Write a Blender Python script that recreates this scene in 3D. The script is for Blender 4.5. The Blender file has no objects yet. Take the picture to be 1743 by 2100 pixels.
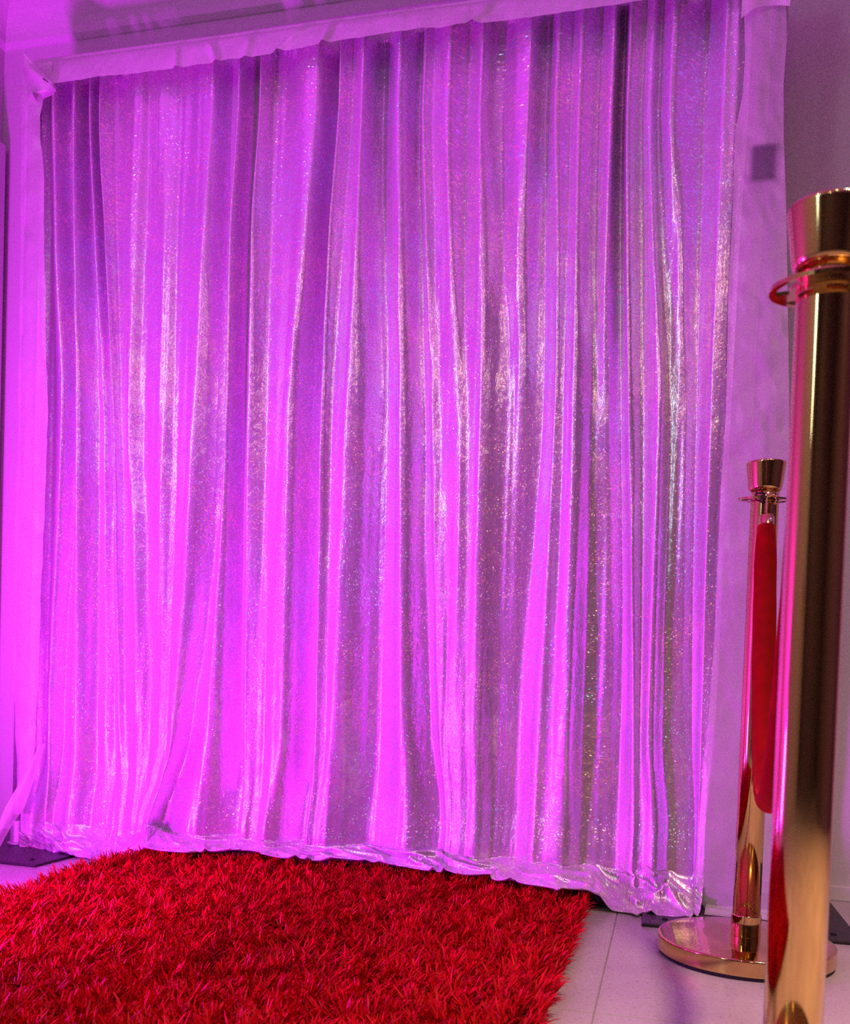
import bpy, math, random
import numpy as np
from mathutils import Matrix, Vector

random.seed(4); RNG = np.random.default_rng(7)
sc = bpy.context.scene
C = sc.collection

# ------------------------------------------------------------------ camera
cam_d = bpy.data.cameras.new('camera'); cam = bpy.data.objects.new('camera', cam_d); C.objects.link(cam)
F = Vector((-0.24540388, 0.96892683, -0.03094732)); R = Vector((0.96858159, 0.24639458, 0.03375524)); U = Vector((-0.04033161, 0.02169134, 0.99895087))
m = Matrix.Identity(4)
for i in range(3):
    m[i][0] = R[i]; m[i][1] = U[i]; m[i][2] = -F[i]
m[0][3], m[1][3], m[2][3] = 0.0, -2.53248761, 0.5157908
cam.matrix_world = m
cam_d.sensor_fit = 'VERTICAL'; cam_d.sensor_height = 36.0; cam_d.sensor_width = 36.0
cam_d.lens = 36.0 * 1982.2114 / 2100.0
cam_d.shift_y = (1446.2852 - 1050.0) / 2100.0
cam_d.clip_start = 0.02
cam_d.dof.use_dof = True; cam_d.dof.focus_distance = 2.15; cam_d.dof.aperture_fstop = 9.0
sc.camera = cam
sc.cycles.max_bounces = 4; sc.cycles.diffuse_bounces = 2; sc.cycles.glossy_bounces = 3; sc.cycles.transmission_bounces = 2; sc.cycles.transparent_max_bounces = 5
sc.cycles.use_denoising = False; sc.cycles.sample_clamp_indirect = 2.0; sc.cycles.adaptive_threshold = 0.05; sc.cycles.caustics_reflective = False; sc.cycles.caustics_refractive = False

# ------------------------------------------------------------------ colour management, world
sc.view_settings.view_transform = 'Standard'; sc.view_settings.look = 'None'
sc.view_settings.exposure = 0.12; sc.view_settings.gamma = 1.0; sc.view_settings.use_curve_mapping = False
w = bpy.data.worlds.new('world'); sc.world = w; w.use_nodes = True
w.node_tree.nodes['Background'].inputs[0].default_value = (0.5, 0.42, 0.45, 1); w.node_tree.nodes['Background'].inputs[1].default_value = 0.03

# ------------------------------------------------------------------ lamps
def area(name, loc, target, sx, sy, power, col, spread=180, shape='RECTANGLE'):
    d = bpy.data.lights.new(name, 'AREA'); d.shape = shape; d.size = sx
    if shape in ('RECTANGLE', 'ELLIPSE'): d.size_y = sy
    d.energy = power; d.color = col; d.spread = math.radians(spread)
    o = bpy.data.objects.new(name, d); C.objects.link(o)
    o.location = loc
    o.rotation_euler = (Vector(target) - Vector(loc)).to_track_quat('-Z', 'Y').to_euler()
    return o
MAG = (0.80, 0.035, 1.0)
area('led_floor_light', (-1.52, -0.90, 0.14), (-0.80, -0.2, 0.75), 0.10, 0.10, 3.2, (1.0, 0.015, 0.95), 180)
area('led_bar_light', (-1.72, -1.55, 0.28), (-0.40, -0.2, 2.1), 0.05, 0.32, 54, (0.71, 0.008, 1.0), 180)
WARM = (1.0, 0.62, 0.47)
for x, y, pw, sp in [(0.35, -3.0, 5, 146), (1.55, -2.6, 6.5, 158), (-1.25, -3.1, 4.4, 172), (-0.35, -4.1, 4.4, 172)]:
    area('ceiling_downlight', (x, y, 2.47), (x, y + 0.4, 0), 0.11, 0.11, pw, WARM, sp, 'DISK')
area('ceiling_downlight', (0.75, -1.75, 2.47), (0.75, -1.7, 0), 0.26, 0.26, 15, WARM, 84, 'DISK')  # extra narrow-beam lamp, added to brighten the right-hand floor and lower wall
area('window_daylight', (-1.96, -3.95, 1.90), (0, -2.6, 1.2), 0.30, 1.05, 12, (0.62, 0.80, 1.0), 180)

# ------------------------------------------------------------------ helpers
def link(name, mesh, mat=None, parent=None, smooth=True):
    o = bpy.data.objects.new(name, mesh); C.objects.link(o)
    if mat is not None and not mesh.materials: mesh.materials.append(mat)
    if smooth: mesh.polygons.foreach_set('use_smooth', [True] * len(mesh.polygons))
    if parent: o.parent = parent
    return o
def thing(name, label, cat, loc=(0, 0, 0), group=None):
    o = bpy.data.objects.new(name, None); C.objects.link(o); o.location = loc
    o.empty_display_size = 0.05
    tag(o, label, cat, group); return o
def tag(o, label, cat, group=None):
    o['label'] = label; o['category'] = cat
    if group: o['group'] = group
    return o
def struct(o, label=None):
    o['kind'] = 'structure'
    if label: o['label'] = label
    return o
def mesh_from(verts, faces, name='mesh'):
    me = bpy.data.meshes.new(name); me.from_pydata([tuple(v) for v in verts], [], faces); me.update(); return me
def fast_mesh(verts, quads, name='mesh', uv=None):
    """numpy arrays -> mesh of quads; uv per vertex"""
    me = bpy.data.meshes.new(name); nv, nq = len(verts), len(quads)
    me.vertices.add(nv); me.vertices.foreach_set('co', np.ascontiguousarray(verts, dtype=np.float32).ravel())
    me.loops.add(nq * 4); me.loops.foreach_set('vertex_index', np.ascontiguousarray(quads, dtype=np.int32).ravel())
    me.polygons.add(nq); me.polygons.foreach_set('loop_start', np.arange(0, nq * 4, 4, dtype=np.int32))
    me.polygons.foreach_set('loop_total', np.full(nq, 4, dtype=np.int32))
    me.update(calc_edges=True)
    if uv is not None:
        l = me.uv_layers.new(name='UVMap'); l.data.foreach_set('uv', np.ascontiguousarray(uv[quads.ravel()], dtype=np.float32).ravel())
    return me
def grid_mesh(P, name='mesh', uv=None, flip=False):
    """P: rows x cols x 3"""
    r, c = P.shape[:2]
    idx = np.arange(r * c).reshape(r, c)
    q = np.stack([idx[:-1, :-1], idx[1:, :-1], idx[1:, 1:], idx[:-1, 1:]], -1).reshape(-1, 4)
    if flip: q = q[:, ::-1]
    return fast_mesh(P.reshape(-1, 3), q, name, None if uv is None else uv.reshape(-1, 2))
def box_mesh(x0, x1, y0, y1, z0, z1, bev=0.0, name='box'):
    import bmesh
    bm = bmesh.new(); bmesh.ops.create_cube(bm, size=1)
    for v in bm.verts:
        v.co = Vector(((x0 + x1) / 2 + v.co.x * (x1 - x0), (y0 + y1) / 2 + v.co.y * (y1 - y0), (z0 + z1) / 2 + v.co.z * (z1 - z0)))
    if bev: bmesh.ops.bevel(bm, geom=bm.edges[:], offset=bev, segments=2, affect='EDGES', profile=0.5)
    me = bpy.data.meshes.new(name); bm.to_mesh(me); bm.free(); return me
def lathe(profile, seg=64, name='lathe', center=(0, 0)):
    """profile: list of (r, z)"""
    n = len(profile); V = []; Fc = []
    for r, z in profile:
        for k in range(seg):
            a = 2 * math.pi * k / seg; V.append((center[0] + r * math.cos(a), center[1] + r * math.sin(a), z))
    for i in range(n - 1):
        for k in range(seg):
            k2 = (k + 1) % seg
            Fc.append((i * seg + k, i * seg + k2, (i + 1) * seg + k2, (i + 1) * seg + k))
    if profile[0][0] > 1e-5: Fc.append(tuple(range(seg - 1, -1, -1)))
    if profile[-1][0] > 1e-5: Fc.append(tuple((n - 1) * seg + k for k in range(seg)))
    return mesh_from(V, Fc, name)
def round_corner(pts, rad=0.002, n=4):
    """round the inner corners of a lathe profile"""
    out = [pts[0]]
    for a, b, c in zip(pts[:-2], pts[1:-1], pts[2:]):
        a, b, c = Vector(a), Vector(b), Vector(c)
        l = min(rad, (a - b).length * .45, (c - b).length * .45)
        p, q = b + (a - b).normalized() * l, b + (c - b).normalized() * l
        for t in np.linspace(0, 1, n + 1):
            v = p * (1 - t) ** 2 + b * 2 * t * (1 - t) + q * t * t; out.append((v.x, v.y))
    out.append(pts[-1]); return out
def tube(path, rad, seg=16, name='tube', caps=True, rfun=None):
    path = [Vector(p) for p in path]; n = len(path); V = []; Fc = []
    t0 = (path[1] - path[0]).normalized()
    up = Vector((1, 0, 0)) if abs(t0.x) < .9 else Vector((0, 0, 1))
    nrm = (up - t0 * up.dot(t0)).normalized()
    for i, p in enumerate(path):
        t = (path[min(i + 1, n - 1)] - path[max(i - 1, 0)]).normalized()
        nrm = (nrm - t * nrm.dot(t)).normalized(); b = t.cross(nrm)
        r = rad if rfun is None else rfun(i / (n - 1)) * rad
        for k in range(seg):
            a = 2 * math.pi * k / seg; V.append(p + (nrm * math.cos(a) + b * math.sin(a)) * r)
    for i in range(n - 1):
        for k in range(seg):
            k2 = (k + 1) % seg; Fc.append((i * seg + k, i * seg + k2, (i + 1) * seg + k2, (i + 1) * seg + k))
    if caps: Fc.append(tuple(range(seg - 1, -1, -1))); Fc.append(tuple((n - 1) * seg + k for k in range(seg)))
    return mesh_from(V, Fc, name)
_tab = RNG.random((256, 256))
def vnoise(x, y):
    """2-D value noise in [-1, 1], numpy"""
    x = np.asarray(x, float); y = np.asarray(y, float); x, y = np.broadcast_arrays(x, y)
    xi = np.floor(x).astype(int); yi = np.floor(y).astype(int); fx = x - xi; fy = y - yi
    fx = fx * fx * (3 - 2 * fx); fy = fy * fy * (3 - 2 * fy)
    g = lambda a, b: _tab[a % 256, b % 256]
    return 2 * ((g(xi, yi) * (1 - fx) + g(xi + 1, yi) * fx) * (1 - fy) + (g(xi, yi + 1) * (1 - fx) + g(xi + 1, yi + 1) * fx) * fy) - 1
def sstep(a, b, x):
    t = np.clip((x - a) / (b - a), 0, 1); return t * t * (3 - 2 * t)
def pchip(xs, ys, x):
    """monotone cubic through (xs ascending, ys), clamped outside"""
    xs = np.asarray(xs, float); ys = np.asarray(ys, float); h = np.diff(xs); d = np.diff(ys) / h
    mm = np.zeros_like(ys)
    for i in range(1, len(xs) - 1):
        if d[i - 1] * d[i] > 0:
            w1, w2 = 2 * h[i] + h[i - 1], h[i] + 2 * h[i - 1]; mm[i] = (w1 + w2) / (w1 / d[i - 1] + w2 / d[i])
    mm[0], mm[-1] = d[0] * .5, d[-1] * .5
    x = np.clip(x, xs[0], xs[-1]); k = np.clip(np.searchsorted(xs, x) - 1, 0, len(h) - 1); t = (x - xs[k]) / h[k]
    return (2*t**3-3*t**2+1)*ys[k] + (t**3-2*t**2+t)*h[k]*mm[k] + (-2*t**3+3*t**2)*ys[k+1] + (t**3-t**2)*h[k]*mm[k+1]

# ------------------------------------------------------------------ materials
class NT:
    def __init__(s, name):
        s.m = bpy.data.materials.new(name); s.m.use_nodes = True; s.t = s.m.node_tree; s.n = s.t.nodes; s.l = s.t.links
        s.b = s.n['Principled BSDF']; s.out = s.n['Material Output']
    def node(s, typ, **kw):
        nd = s.n.new(typ)
        for k, v in kw.items():
            if k.startswith('i_'): nd.inputs[k[2:].replace('_', ' ')].default_value = v
            else: setattr(nd, k, v)
        return nd
    def link(s, a, b): s.l.new(a, b)
    def set(s, **kw):
        for k, v in kw.items(): s.b.inputs[k.replace('_', ' ')].default_value = v
        return s
def plain(name, col, rough=0.5, metal=0.0, bump=0.0, bscale=80, var=0.0, vscale=3.0, **kw):
    k = NT(name); k.set(Base_Color=(*col, 1), Roughness=rough, Metallic=metal, **kw)
    tc = k.node('ShaderNodeTexCoord')
    if var:
        nz = k.node('ShaderNodeTexNoise'); nz.inputs['Scale'].default_value = vscale; nz.inputs['Detail'].default_value = 4
        k.link(tc.outputs['Object'], nz.inputs['Vector'])
        mx = k.node('ShaderNodeMix', data_type='RGBA'); mx.inputs[6].default_value = (*[c * (1 - var) for c in col], 1); mx.inputs[7].default_value = (*[min(1, c * (1 + var)) for c in col], 1)
        k.link(nz.outputs['Fac'], mx.inputs[0]); k.link(mx.outputs[2], k.b.inputs['Base Color'])
    if bump:
        nz = k.node('ShaderNodeTexNoise'); nz.inputs['Scale'].default_value = bscale; nz.inputs['Detail'].default_value = 5
        k.link(tc.outputs['Object'], nz.inputs['Vector'])
        bp = k.node('ShaderNodeBump'); bp.inputs['Strength'].default_value = bump; bp.inputs['Distance'].default_value = 0.01
        k.link(nz.outputs['Fac'], bp.inputs['Height']); k.link(bp.outputs['Normal'], k.b.inputs['Normal'])
    return k.m
M = {}
M['wall'] = plain('wall_paint', (0.74, 0.70, 0.69), 0.65, bump=0.05, bscale=220, var=0.02)
M['ceiling'] = plain('ceiling_paint', (0.78, 0.75, 0.74), 0.7, var=0.02)
M['trim'] = plain('trim_paint', (0.80, 0.77, 0.75), 0.4, var=0.02)
M['rear'] = plain('dark_rear_wall', (0.10, 0.085, 0.075), 0.6, var=0.2)
M['grout'] = plain('grout', (0.58, 0.54, 0.52), 0.9, var=0.1, vscale=60)
M['black'] = plain('black_powder_coat', (0.018, 0.015, 0.020), 0.42, bump=0.15, bscale=900)
M['rubber'] = plain('black_rubber', (0.012, 0.012, 0.012), 0.7, bump=0.1, bscale=400)
M['pipe'] = plain('galvanised_pipe', (0.55, 0.53, 0.55), 0.45, 0.7, bump=0.1, bscale=120, var=0.25, vscale=40)
M['chrome'] = plain('chrome', (0.8, 0.8, 0.8), 0.12, 1.0, var=0.02)
M['pane'] = plain('window_glass', (0.75, 0.80, 0.85), 0.1, var=0.02)
M['pin'] = plain('dark_pin', (0.03, 0.02, 0.03), 0.3, 0.6, var=0.1)
M['knob'] = plain('dark_plastic', (0.03, 0.025, 0.04), 0.4, var=0.1)

def gold_mat():
    k = NT('polished_gold'); k.set(Base_Color=(0.70, 0.49, 0.19, 1), Metallic=1.0, Roughness=0.07)
    tc = k.node('ShaderNodeTexCoord'); nz = k.node('ShaderNodeTexNoise'); nz.inputs['Scale'].default_value = 9; nz.inputs['Detail'].default_value = 6
    k.link(tc.outputs['Object'], nz.inputs['Vector'])
    mr = k.node('ShaderNodeMapRange'); mr.inputs[1].default_value = .3; mr.inputs[2].default_value = .75; mr.inputs[3].default_value = .035; mr.inputs[4].default_value = .14
    k.link(nz.outputs['Fac'], mr.inputs[0]); k.link(mr.outputs[0], k.b.inputs['Roughness'])
    # long scratches running along the tube
    mp = k.node('ShaderNodeMapping'); mp.inputs['Scale'].default_value = (60, 60, 2); k.link(tc.outputs['Object'], mp.inputs['Vector'])
    n2 = k.node('ShaderNodeTexNoise'); n2.inputs['Scale'].default_value = 1.0; k.link(mp.outputs[0], n2.inputs['Vector'])
    bp = k.node('ShaderNodeBump'); bp.inputs['Strength'].default_value = 0.05; bp.inputs['Distance'].default_value = 0.002
    k.link(n2.outputs['Fac'], bp.inputs['Height']); k.link(bp.outputs['Normal'], k.b.inputs['Normal'])
    return k.m
M['gold'] = gold_mat()

def velvet_mat():
    k = NT('red_velvet'); k.set(Base_Color=(0.36, 0.0, 0.003, 1), Roughness=0.85, Sheen_Weight=0.35, Sheen_Roughness=0.35, Sheen_Tint=(1.0, 0.05, 0.04, 1))
    k.b.inputs['Specular IOR Level'].default_value = 0.1
    tc = k.node('ShaderNodeTexCoord'); nz = k.node('ShaderNodeTexNoise'); nz.inputs['Scale'].default_value = 38; nz.inputs['Detail'].default_value = 5
    k.link(tc.outputs['Object'], nz.inputs['Vector'])
    mx = k.node('ShaderNodeMix', data_type='RGBA'); mx.inputs[6].default_value = (0.13, 0.0, 0.001, 1); mx.inputs[7].default_value = (0.30, 0.001, 0.002, 1)
    k.link(nz.outputs['Fac'], mx.inputs[0]); k.link(mx.outputs[2], k.b.inputs['Base Color'])
    bp = k.node('ShaderNodeBump'); bp.inputs['Strength'].default_value = 0.35; bp.inputs['Distance'].default_value = 0.004
    k.link(nz.outputs['Fac'], bp.inputs['Height']); k.link(bp.outputs['Normal'], k.b.inputs['Normal'])
    return k.m
M['velvet'] = velvet_mat()

def pile_mat():
    k = NT('red_shag_yarn'); k.set(Roughness=0.45, Sheen_Weight=0.25, Sheen_Tint=(1, .1, .08, 1))
    k.b.inputs['Specular IOR Level'].default_value = 0.14
    uv = k.node('ShaderNodeUVMap'); sep = k.node('ShaderNodeSeparateXYZ'); k.link(uv.outputs[0], sep.inputs[0])
    cr = k.node('ShaderNodeValToRGB'); e = cr.color_ramp.elements
    e[0].position = 0; e[0].color = (0.36, 0.0, 0.001, 1); e[1].position = 1; e[1].color = (0.86, 0.004, 0.014, 1)
    k.link(sep.outputs[0], cr.inputs[0]); k.link(cr.outputs[0], k.b.inputs['Base Color'])
    return k.m
M['pile'] = pile_mat()
M['backing'] = plain('rug_backing', (0.25, 0.0, 0.004), 0.9, var=0.2, vscale=60)

def tile_mat():
    k = NT('floor_tile'); k.set(Roughness=0.3); k.b.inputs['Specular IOR Level'].default_value = 0.45
    tc = k.node('ShaderNodeTexCoord'); gm = k.node('ShaderNodeNewGeometry')
    n1 = k.node('ShaderNodeTexNoise'); n1.inputs['Scale'].default_value = 5; n1.inputs['Detail'].default_value = 8; k.link(gm.outputs['Position'], n1.inputs['Vector'])
    n2 = k.node('ShaderNodeTexNoise'); n2.inputs['Scale'].default_value = 130; n2.inputs['Detail'].default_value = 3; k.link(gm.outputs['Position'], n2.inputs['Vector'])
    cr = k.node('ShaderNodeValToRGB'); e = cr.color_ramp.elements
    e[0].position = .3; e[0].color = (0.50, 0.455, 0.43, 1); e[1].position = .7; e[1].color = (0.62, 0.575, 0.55, 1); k.link(n1.outputs['Fac'], cr.inputs[0])
    c2 = k.node('ShaderNodeValToRGB'); e = c2.color_ramp.elements
    e[0].position = .30; e[0].color = (0.72, 0.70, 0.68, 1); e[1].position = .42; e[1].color = (1, 1, 1, 1); k.link(n2.outputs['Fac'], c2.inputs[0])
    mx = k.node('ShaderNodeMix', data_type='RGBA', blend_type='MULTIPLY'); mx.inputs[0].default_value = 1
    k.link(cr.outputs[0], mx.inputs[6]); k.link(c2.outputs[0], mx.inputs[7]); k.link(mx.outputs[2], k.b.inputs['Base Color'])
    mr = k.node('ShaderNodeMapRange'); mr.inputs[3].default_value = .22; mr.inputs[4].default_value = .40; k.link(n1.outputs['Fac'], mr.inputs[0]); k.link(mr.outputs[0], k.b.inputs['Roughness'])
    return k.m
M['tile'] = tile_mat()

def satin_mat(name, see, thin=None):
    """white sheer satin: part translucent, part see-through, soft gloss"""
    k = NT(name); k.set(Base_Color=(0.93, 0.88, 0.87, 1), Roughness=0.30, Sheen_Weight=0.15, Metallic=0.05)
    tc = k.node('ShaderNodeTexCoord')
    n1 = k.node('ShaderNodeTexNoise'); n1.inputs['Scale'].default_value = 16; n1.inputs['Detail'].default_value = 5; n1.inputs['Distortion'].default_value = 1.2
    k.link(tc.outputs['Object'], n1.inputs['Vector'])
    mp = k.node('ShaderNodeMapping'); mp.inputs['Scale'].default_value = (260, 260, 900); k.link(tc.outputs['Object'], mp.inputs['Vector'])
    n2 = k.node('ShaderNodeTexNoise'); n2.inputs['Scale'].default_value = 1; k.link(mp.outputs[0], n2.inputs['Vector'])
    b1 = k.node('ShaderNodeBump'); b1.inputs['Strength'].default_value = 0.12; b1.inputs['Distance'].default_value = 0.012; k.link(n1.outputs['Fac'], b1.inputs['Height'])
    b2 = k.node('ShaderNodeBump'); b2.inputs['Strength'].default_value = 0.12; b2.inputs['Distance'].default_value = 0.001; k.link(n2.outputs['Fac'], b2.inputs['Height']); k.link(b1.outputs[0], b2.inputs['Normal'])
    k.link(b2.outputs[0], k.b.inputs['Normal'])
    tl = k.node('ShaderNodeBsdfTranslucent'); tl.inputs[0].default_value = (0.80, 0.74, 0.74, 1)
    tp = k.node('ShaderNodeBsdfTransparent')
    m1 = k.node('ShaderNodeMixShader'); m1.inputs[0].default_value = 0.10; k.link(k.b.outputs[0], m1.inputs[1]); k.link(tl.outputs[0], m1.inputs[2])
    m2 = k.node('ShaderNodeMixShader'); m2.inputs[0].default_value = see; k.link(m1.outputs[0], m2.inputs[1]); k.link(tp.outputs[0], m2.inputs[2])
    if thin:   # cloth pulled thin over something behind it: (x, z, half width, half height)
        gp = k.node('ShaderNodeNewGeometry'); sp = k.node('ShaderNodeSeparateXYZ'); k.link(gp.outputs['Position'], sp.inputs[0]); f = []
        for ax, c0, hw in ((0, thin[0], thin[2]), (2, thin[1], thin[3])):
            d = k.node('ShaderNodeMath', operation='SUBTRACT'); d.inputs[1].default_value = c0; k.link(sp.outputs[ax], d.inputs[0])
            a_ = k.node('ShaderNodeMath', operation='ABSOLUTE'); k.link(d.outputs[0], a_.inputs[0])
            r_ = k.node('ShaderNodeMapRange', interpolation_type='SMOOTHSTEP'); r_.inputs[1].default_value = hw + .008; r_.inputs[2].default_value = hw - .010; k.link(a_.outputs[0], r_.inputs[0]); f.append(r_)
        mu = k.node('ShaderNodeMath', operation='MULTIPLY'); k.link(f[0].outputs[0], mu.inputs[0]); k.link(f[1].outputs[0], mu.inputs[1])
        ma = k.node('ShaderNodeMath', operation='MULTIPLY_ADD'); ma.inputs[1].default_value = .80 - see; ma.inputs[2].default_value = see; k.link(mu.outputs[0], ma.inputs[0]); k.link(ma.outputs[0], m2.inputs[0])
    k.link(m2.outputs[0], k.out.inputs[0])
    return k.m
M['satin'] = satin_mat('white_sheer_satin', .30); M['satin3'] = satin_mat('white_sheer_satin_single', .38, (.152, 1.666, .027, .040)); M['satin2'] = satin_mat('white_satin_doubled', .06)

def holo_mat():
    """silver stretch cloth under a thin film printed with tiny mirror flakes of many hues"""
    k = NT('holographic_silver_cloth')
    uv = k.node('ShaderNodeUVMap'); gm = k.node('ShaderNodeNewGeometry')
    # flakes: one cell = one flake with its own tilt and hue
    vo = k.node('ShaderNodeTexVoronoi'); vo.voronoi_dimensions = '2D'; vo.inputs['Scale'].default_value = 430; vo.inputs['Randomness'].default_value = 1
    k.link(uv.outputs[0], vo.inputs['Vector'])
    sub = k.node('ShaderNodeVectorMath', operation='SUBTRACT'); sub.inputs[1].default_value = (.5, .5, .5); k.link(vo.outputs['Color'], sub.inputs[0])
    scl = k.node('ShaderNodeVectorMath', operation='SCALE'); scl.inputs['Scale'].default_value = .55; k.link(sub.outputs[0], scl.inputs[0])
    # crinkle of the film
    mp = k.node('ShaderNodeMapping'); mp.inputs['Scale'].default_value = (55, 22, 1); k.link(uv.outputs[0], mp.inputs['Vector'])
    nz = k.node('ShaderNodeTexNoise'); nz.inputs['Scale'].default_value = 1; nz.inputs['Detail'].default_value = 3; nz.inputs['Roughness'].default_value = .62
    k.link(mp.outputs[0], nz.inputs['Vector'])
    bp = k.node('ShaderNodeBump'); bp.inputs['Strength'].default_value = .34; bp.inputs['Distance'].default_value = .006; k.link(nz.outputs['Fac'], bp.inputs['Height'])
    add = k.node('ShaderNodeVectorMath', operation='ADD'); k.link(bp.outputs[0], add.inputs[0]); k.link(scl.outputs[0], add.inputs[1])
    nrm = k.node('ShaderNodeVectorMath', operation='NORMALIZE'); k.link(add.outputs[0], nrm.inputs[0])
    # flake hue: broad drifting bands plus a random part per flake
    wn = k.node('ShaderNodeTexWhiteNoise', noise_dimensions='3D'); k.link(vo.outputs['Color'], wn.inputs['Vector'])
    nh = k.node('ShaderNodeTexNoise'); nh.inputs['Scale'].default_value = 3.2; nh.inputs['Detail'].default_value = 3; k.link(uv.outputs[0], nh.inputs['Vector'])
    hs = k.node('ShaderNodeMath', operation='MULTIPLY_ADD'); hs.inputs[1].default_value = .55; k.link(wn.outputs['Value'], hs.inputs[0])
    h2 = k.node('ShaderNodeMath', operation='MULTIPLY_ADD'); h2.inputs[1].default_value = 1.6; h2.inputs[2].default_value = -.25; k.link(nh.outputs['Fac'], h2.inputs[0])
    k.link(h2.outputs[0], hs.inputs[2]); fr = k.node('ShaderNodeMath', operation='FRACT'); k.link(hs.outputs[0], fr.inputs[0])
    hue = k.node('ShaderNodeCombineColor', mode='HSV'); hue.inputs[1].default_value = .48; hue.inputs[2].default_value = 1.0; k.link(fr.outputs[0], hue.inputs[0])
    # mask: about a third of the cells carry a flake
    sepc = k.node('ShaderNodeSeparateColor'); k.link(wn.outputs['Color'], sepc.inputs[0])
    nm = k.node('ShaderNodeTexNoise'); nm.inputs['Scale'].default_value = 14; k.link(uv.outputs[0], nm.inputs['Vector'])
    th = k.node('ShaderNodeMapRange'); th.inputs[1].default_value = .35; th.inputs[2].default_value = .65; th.inputs[3].default_value = .95; th.inputs[4].default_value = .64; k.link(nm.outputs['Fac'], th.inputs[0])
    gt = k.node('ShaderNodeMath', operation='GREATER_THAN'); k.link(sepc.outputs[1], gt.inputs[0]); k.link(th.outputs[0], gt.inputs[1])
    mk = k.node('ShaderNodeMath', operation='MULTIPLY'); mk.inputs[1].default_value = 1.0; k.link(gt.outputs[0], mk.inputs[0])
    # base cloth
    k.set(Base_Color=(0.56, 0.43, 0.57, 1), Roughness=0.40, Metallic=0.40, Coat_Weight=0.25, Coat_Roughness=0.14)
    k.link(bp.outputs[0], k.b.inputs['Coat Normal'])
    k.link(bp.outputs[0], k.b.inputs['Normal'])
    # flakes: small mirrors of their own hue set into the cloth
    fl = k.node('ShaderNodeBsdfPrincipled'); fl.inputs['Metallic'].default_value = .55; fl.inputs['Roughness'].default_value = .24; fl.inputs['Coat Weight'].default_value = .6; fl.inputs['Coat Roughness'].default_value = .12; k.link(nrm.outputs[0], fl.inputs['Coat Normal'])
    k.link(hue.outputs[0], fl.inputs['Base Color']); k.link(nrm.outputs[0], fl.inputs['Normal'])
    gl = k.node('ShaderNodeMixShader'); k.link(mk.outputs[0], gl.inputs[0]); k.link(k.b.outputs[0], gl.inputs[1]); k.link(fl.outputs[0], gl.inputs[2])
    # creased clear film: sharp broken glints of the lamps
    mc = k.node('ShaderNodeMapping'); mc.inputs['Scale'].default_value = (44, 26, 1); k.link(uv.outputs[0], mc.inputs['Vector'])
    nc = k.node('ShaderNodeTexNoise'); nc.inputs['Scale'].default_value = 1; nc.inputs['Detail'].default_value = 4; nc.inputs['Roughness'].default_value = .55; nc.inputs['Distortion'].default_value = .8; k.link(mc.outputs[0], nc.inputs['Vector'])
    bc = k.node('ShaderNodeBump'); bc.inputs['Strength'].default_value = .30; bc.inputs['Distance'].default_value = .008; k.link(nc.outputs['Fac'], bc.inputs['Height'])
    gc = k.node('ShaderNodeBsdfAnisotropic'); gc.inputs['Roughness'].default_value = .19; gc.inputs['Color'].default_value = (.27, .27, .27, 1); k.link(bc.outputs[0], gc.inputs['Normal'])
    a2 = k.node('ShaderNodeAddShader'); k.link(gl.outputs[0], a2.inputs[0]); k.link(gc.outputs[0], a2.inputs[1])
    k.link(a2.outputs[0], k.out.inputs[0])
    return k.m
M['holo'] = holo_mat()

# ------------------------------------------------------------------ the room
XL, XR, YB, ZC = -2.005, 2.45, -5.0, 2.52
struct(link('wall_back', box_mesh(XL - .1, XR + .1, 0, .1, 0, ZC), M['wall'], smooth=False), 'plain painted back wall behind the draped backdrop')
struct(link('wall_left', box_mesh(XL - .1, XL, YB - .1, 0, 0, ZC), M['wall'], smooth=False), 'plain painted left wall at the edge of the picture')
struct(link('wall_right', box_mesh(XR, XR + .1, YB - .1, 0, 0, ZC), M['rear'], smooth=False), 'dark right wall outside the picture')
struct(link('wall_rear', box_mesh(XL - .1, XR + .1, YB - .1, YB, 0, ZC), M['rear'], smooth=False), 'dark rear wall behind the camera')
struct(link('ceiling', box_mesh(XL - .1, XR + .1, YB - .1, .1, ZC, ZC + .1), M['ceiling'], smooth=False), 'plain painted ceiling')
# cornice: cove profile run along the back wall and the left wall
prof = [(0.0, 2.336), (.004, 2.338), (.014, 2.350)]
for t in np.linspace(0, 1, 8): prof.append((.014 + .086 * (1 - math.cos(t * math.pi / 2)), 2.350 + .088 * math.sin(t * math.pi / 2)))
prof += [(.104, 2.446), (.118, 2.446), (.118, 2.472), (.13, 2.472), (.13, ZC), (0, ZC)]
def cornice(name, a, b, nrm, mitre, label):
    a, b, nv = Vector(a), Vector(b), Vector(nrm); d = (b - a).normalized(); V = []; n = len(prof)
    for p, s in ((a, mitre[0]), (b, -mitre[1])):
        for o, z in prof: q = p + nv * o + d * (s * o); V.append((q.x, q.y, z))
    Fc = [(i, (i + 1) % n, n + (i + 1) % n, n + i) for i in range(n)] + [tuple(range(n - 1, -1, -1)), tuple(range(n, 2 * n))]
    return struct(link(name, mesh_from(V, Fc), M['trim'], smooth=False), label)
cornice('trim_1', (XL, 0, 0), (XR, 0, 0), (0, -1, 0), (1, 1), 'coved cornice along the top of the back wall')
cornice('trim_2', (XL, YB, 0), (XL, 0, 0), (1, 0, 0), (0, 1), 'coved cornice along the top of the left wall')
struct(link('baseboard_back', box_mesh(XL, XR, -.012, 0, 0, .036, .002), M['trim'], smooth=False), 'low white baseboard along the back wall')
d1 = struct(link('door_1', box_mesh(XL, XL + .012, -.95, -.11, 0, 2.0), M['trim'], smooth=False), 'pale painted door in the left wall at the picture edge')
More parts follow.
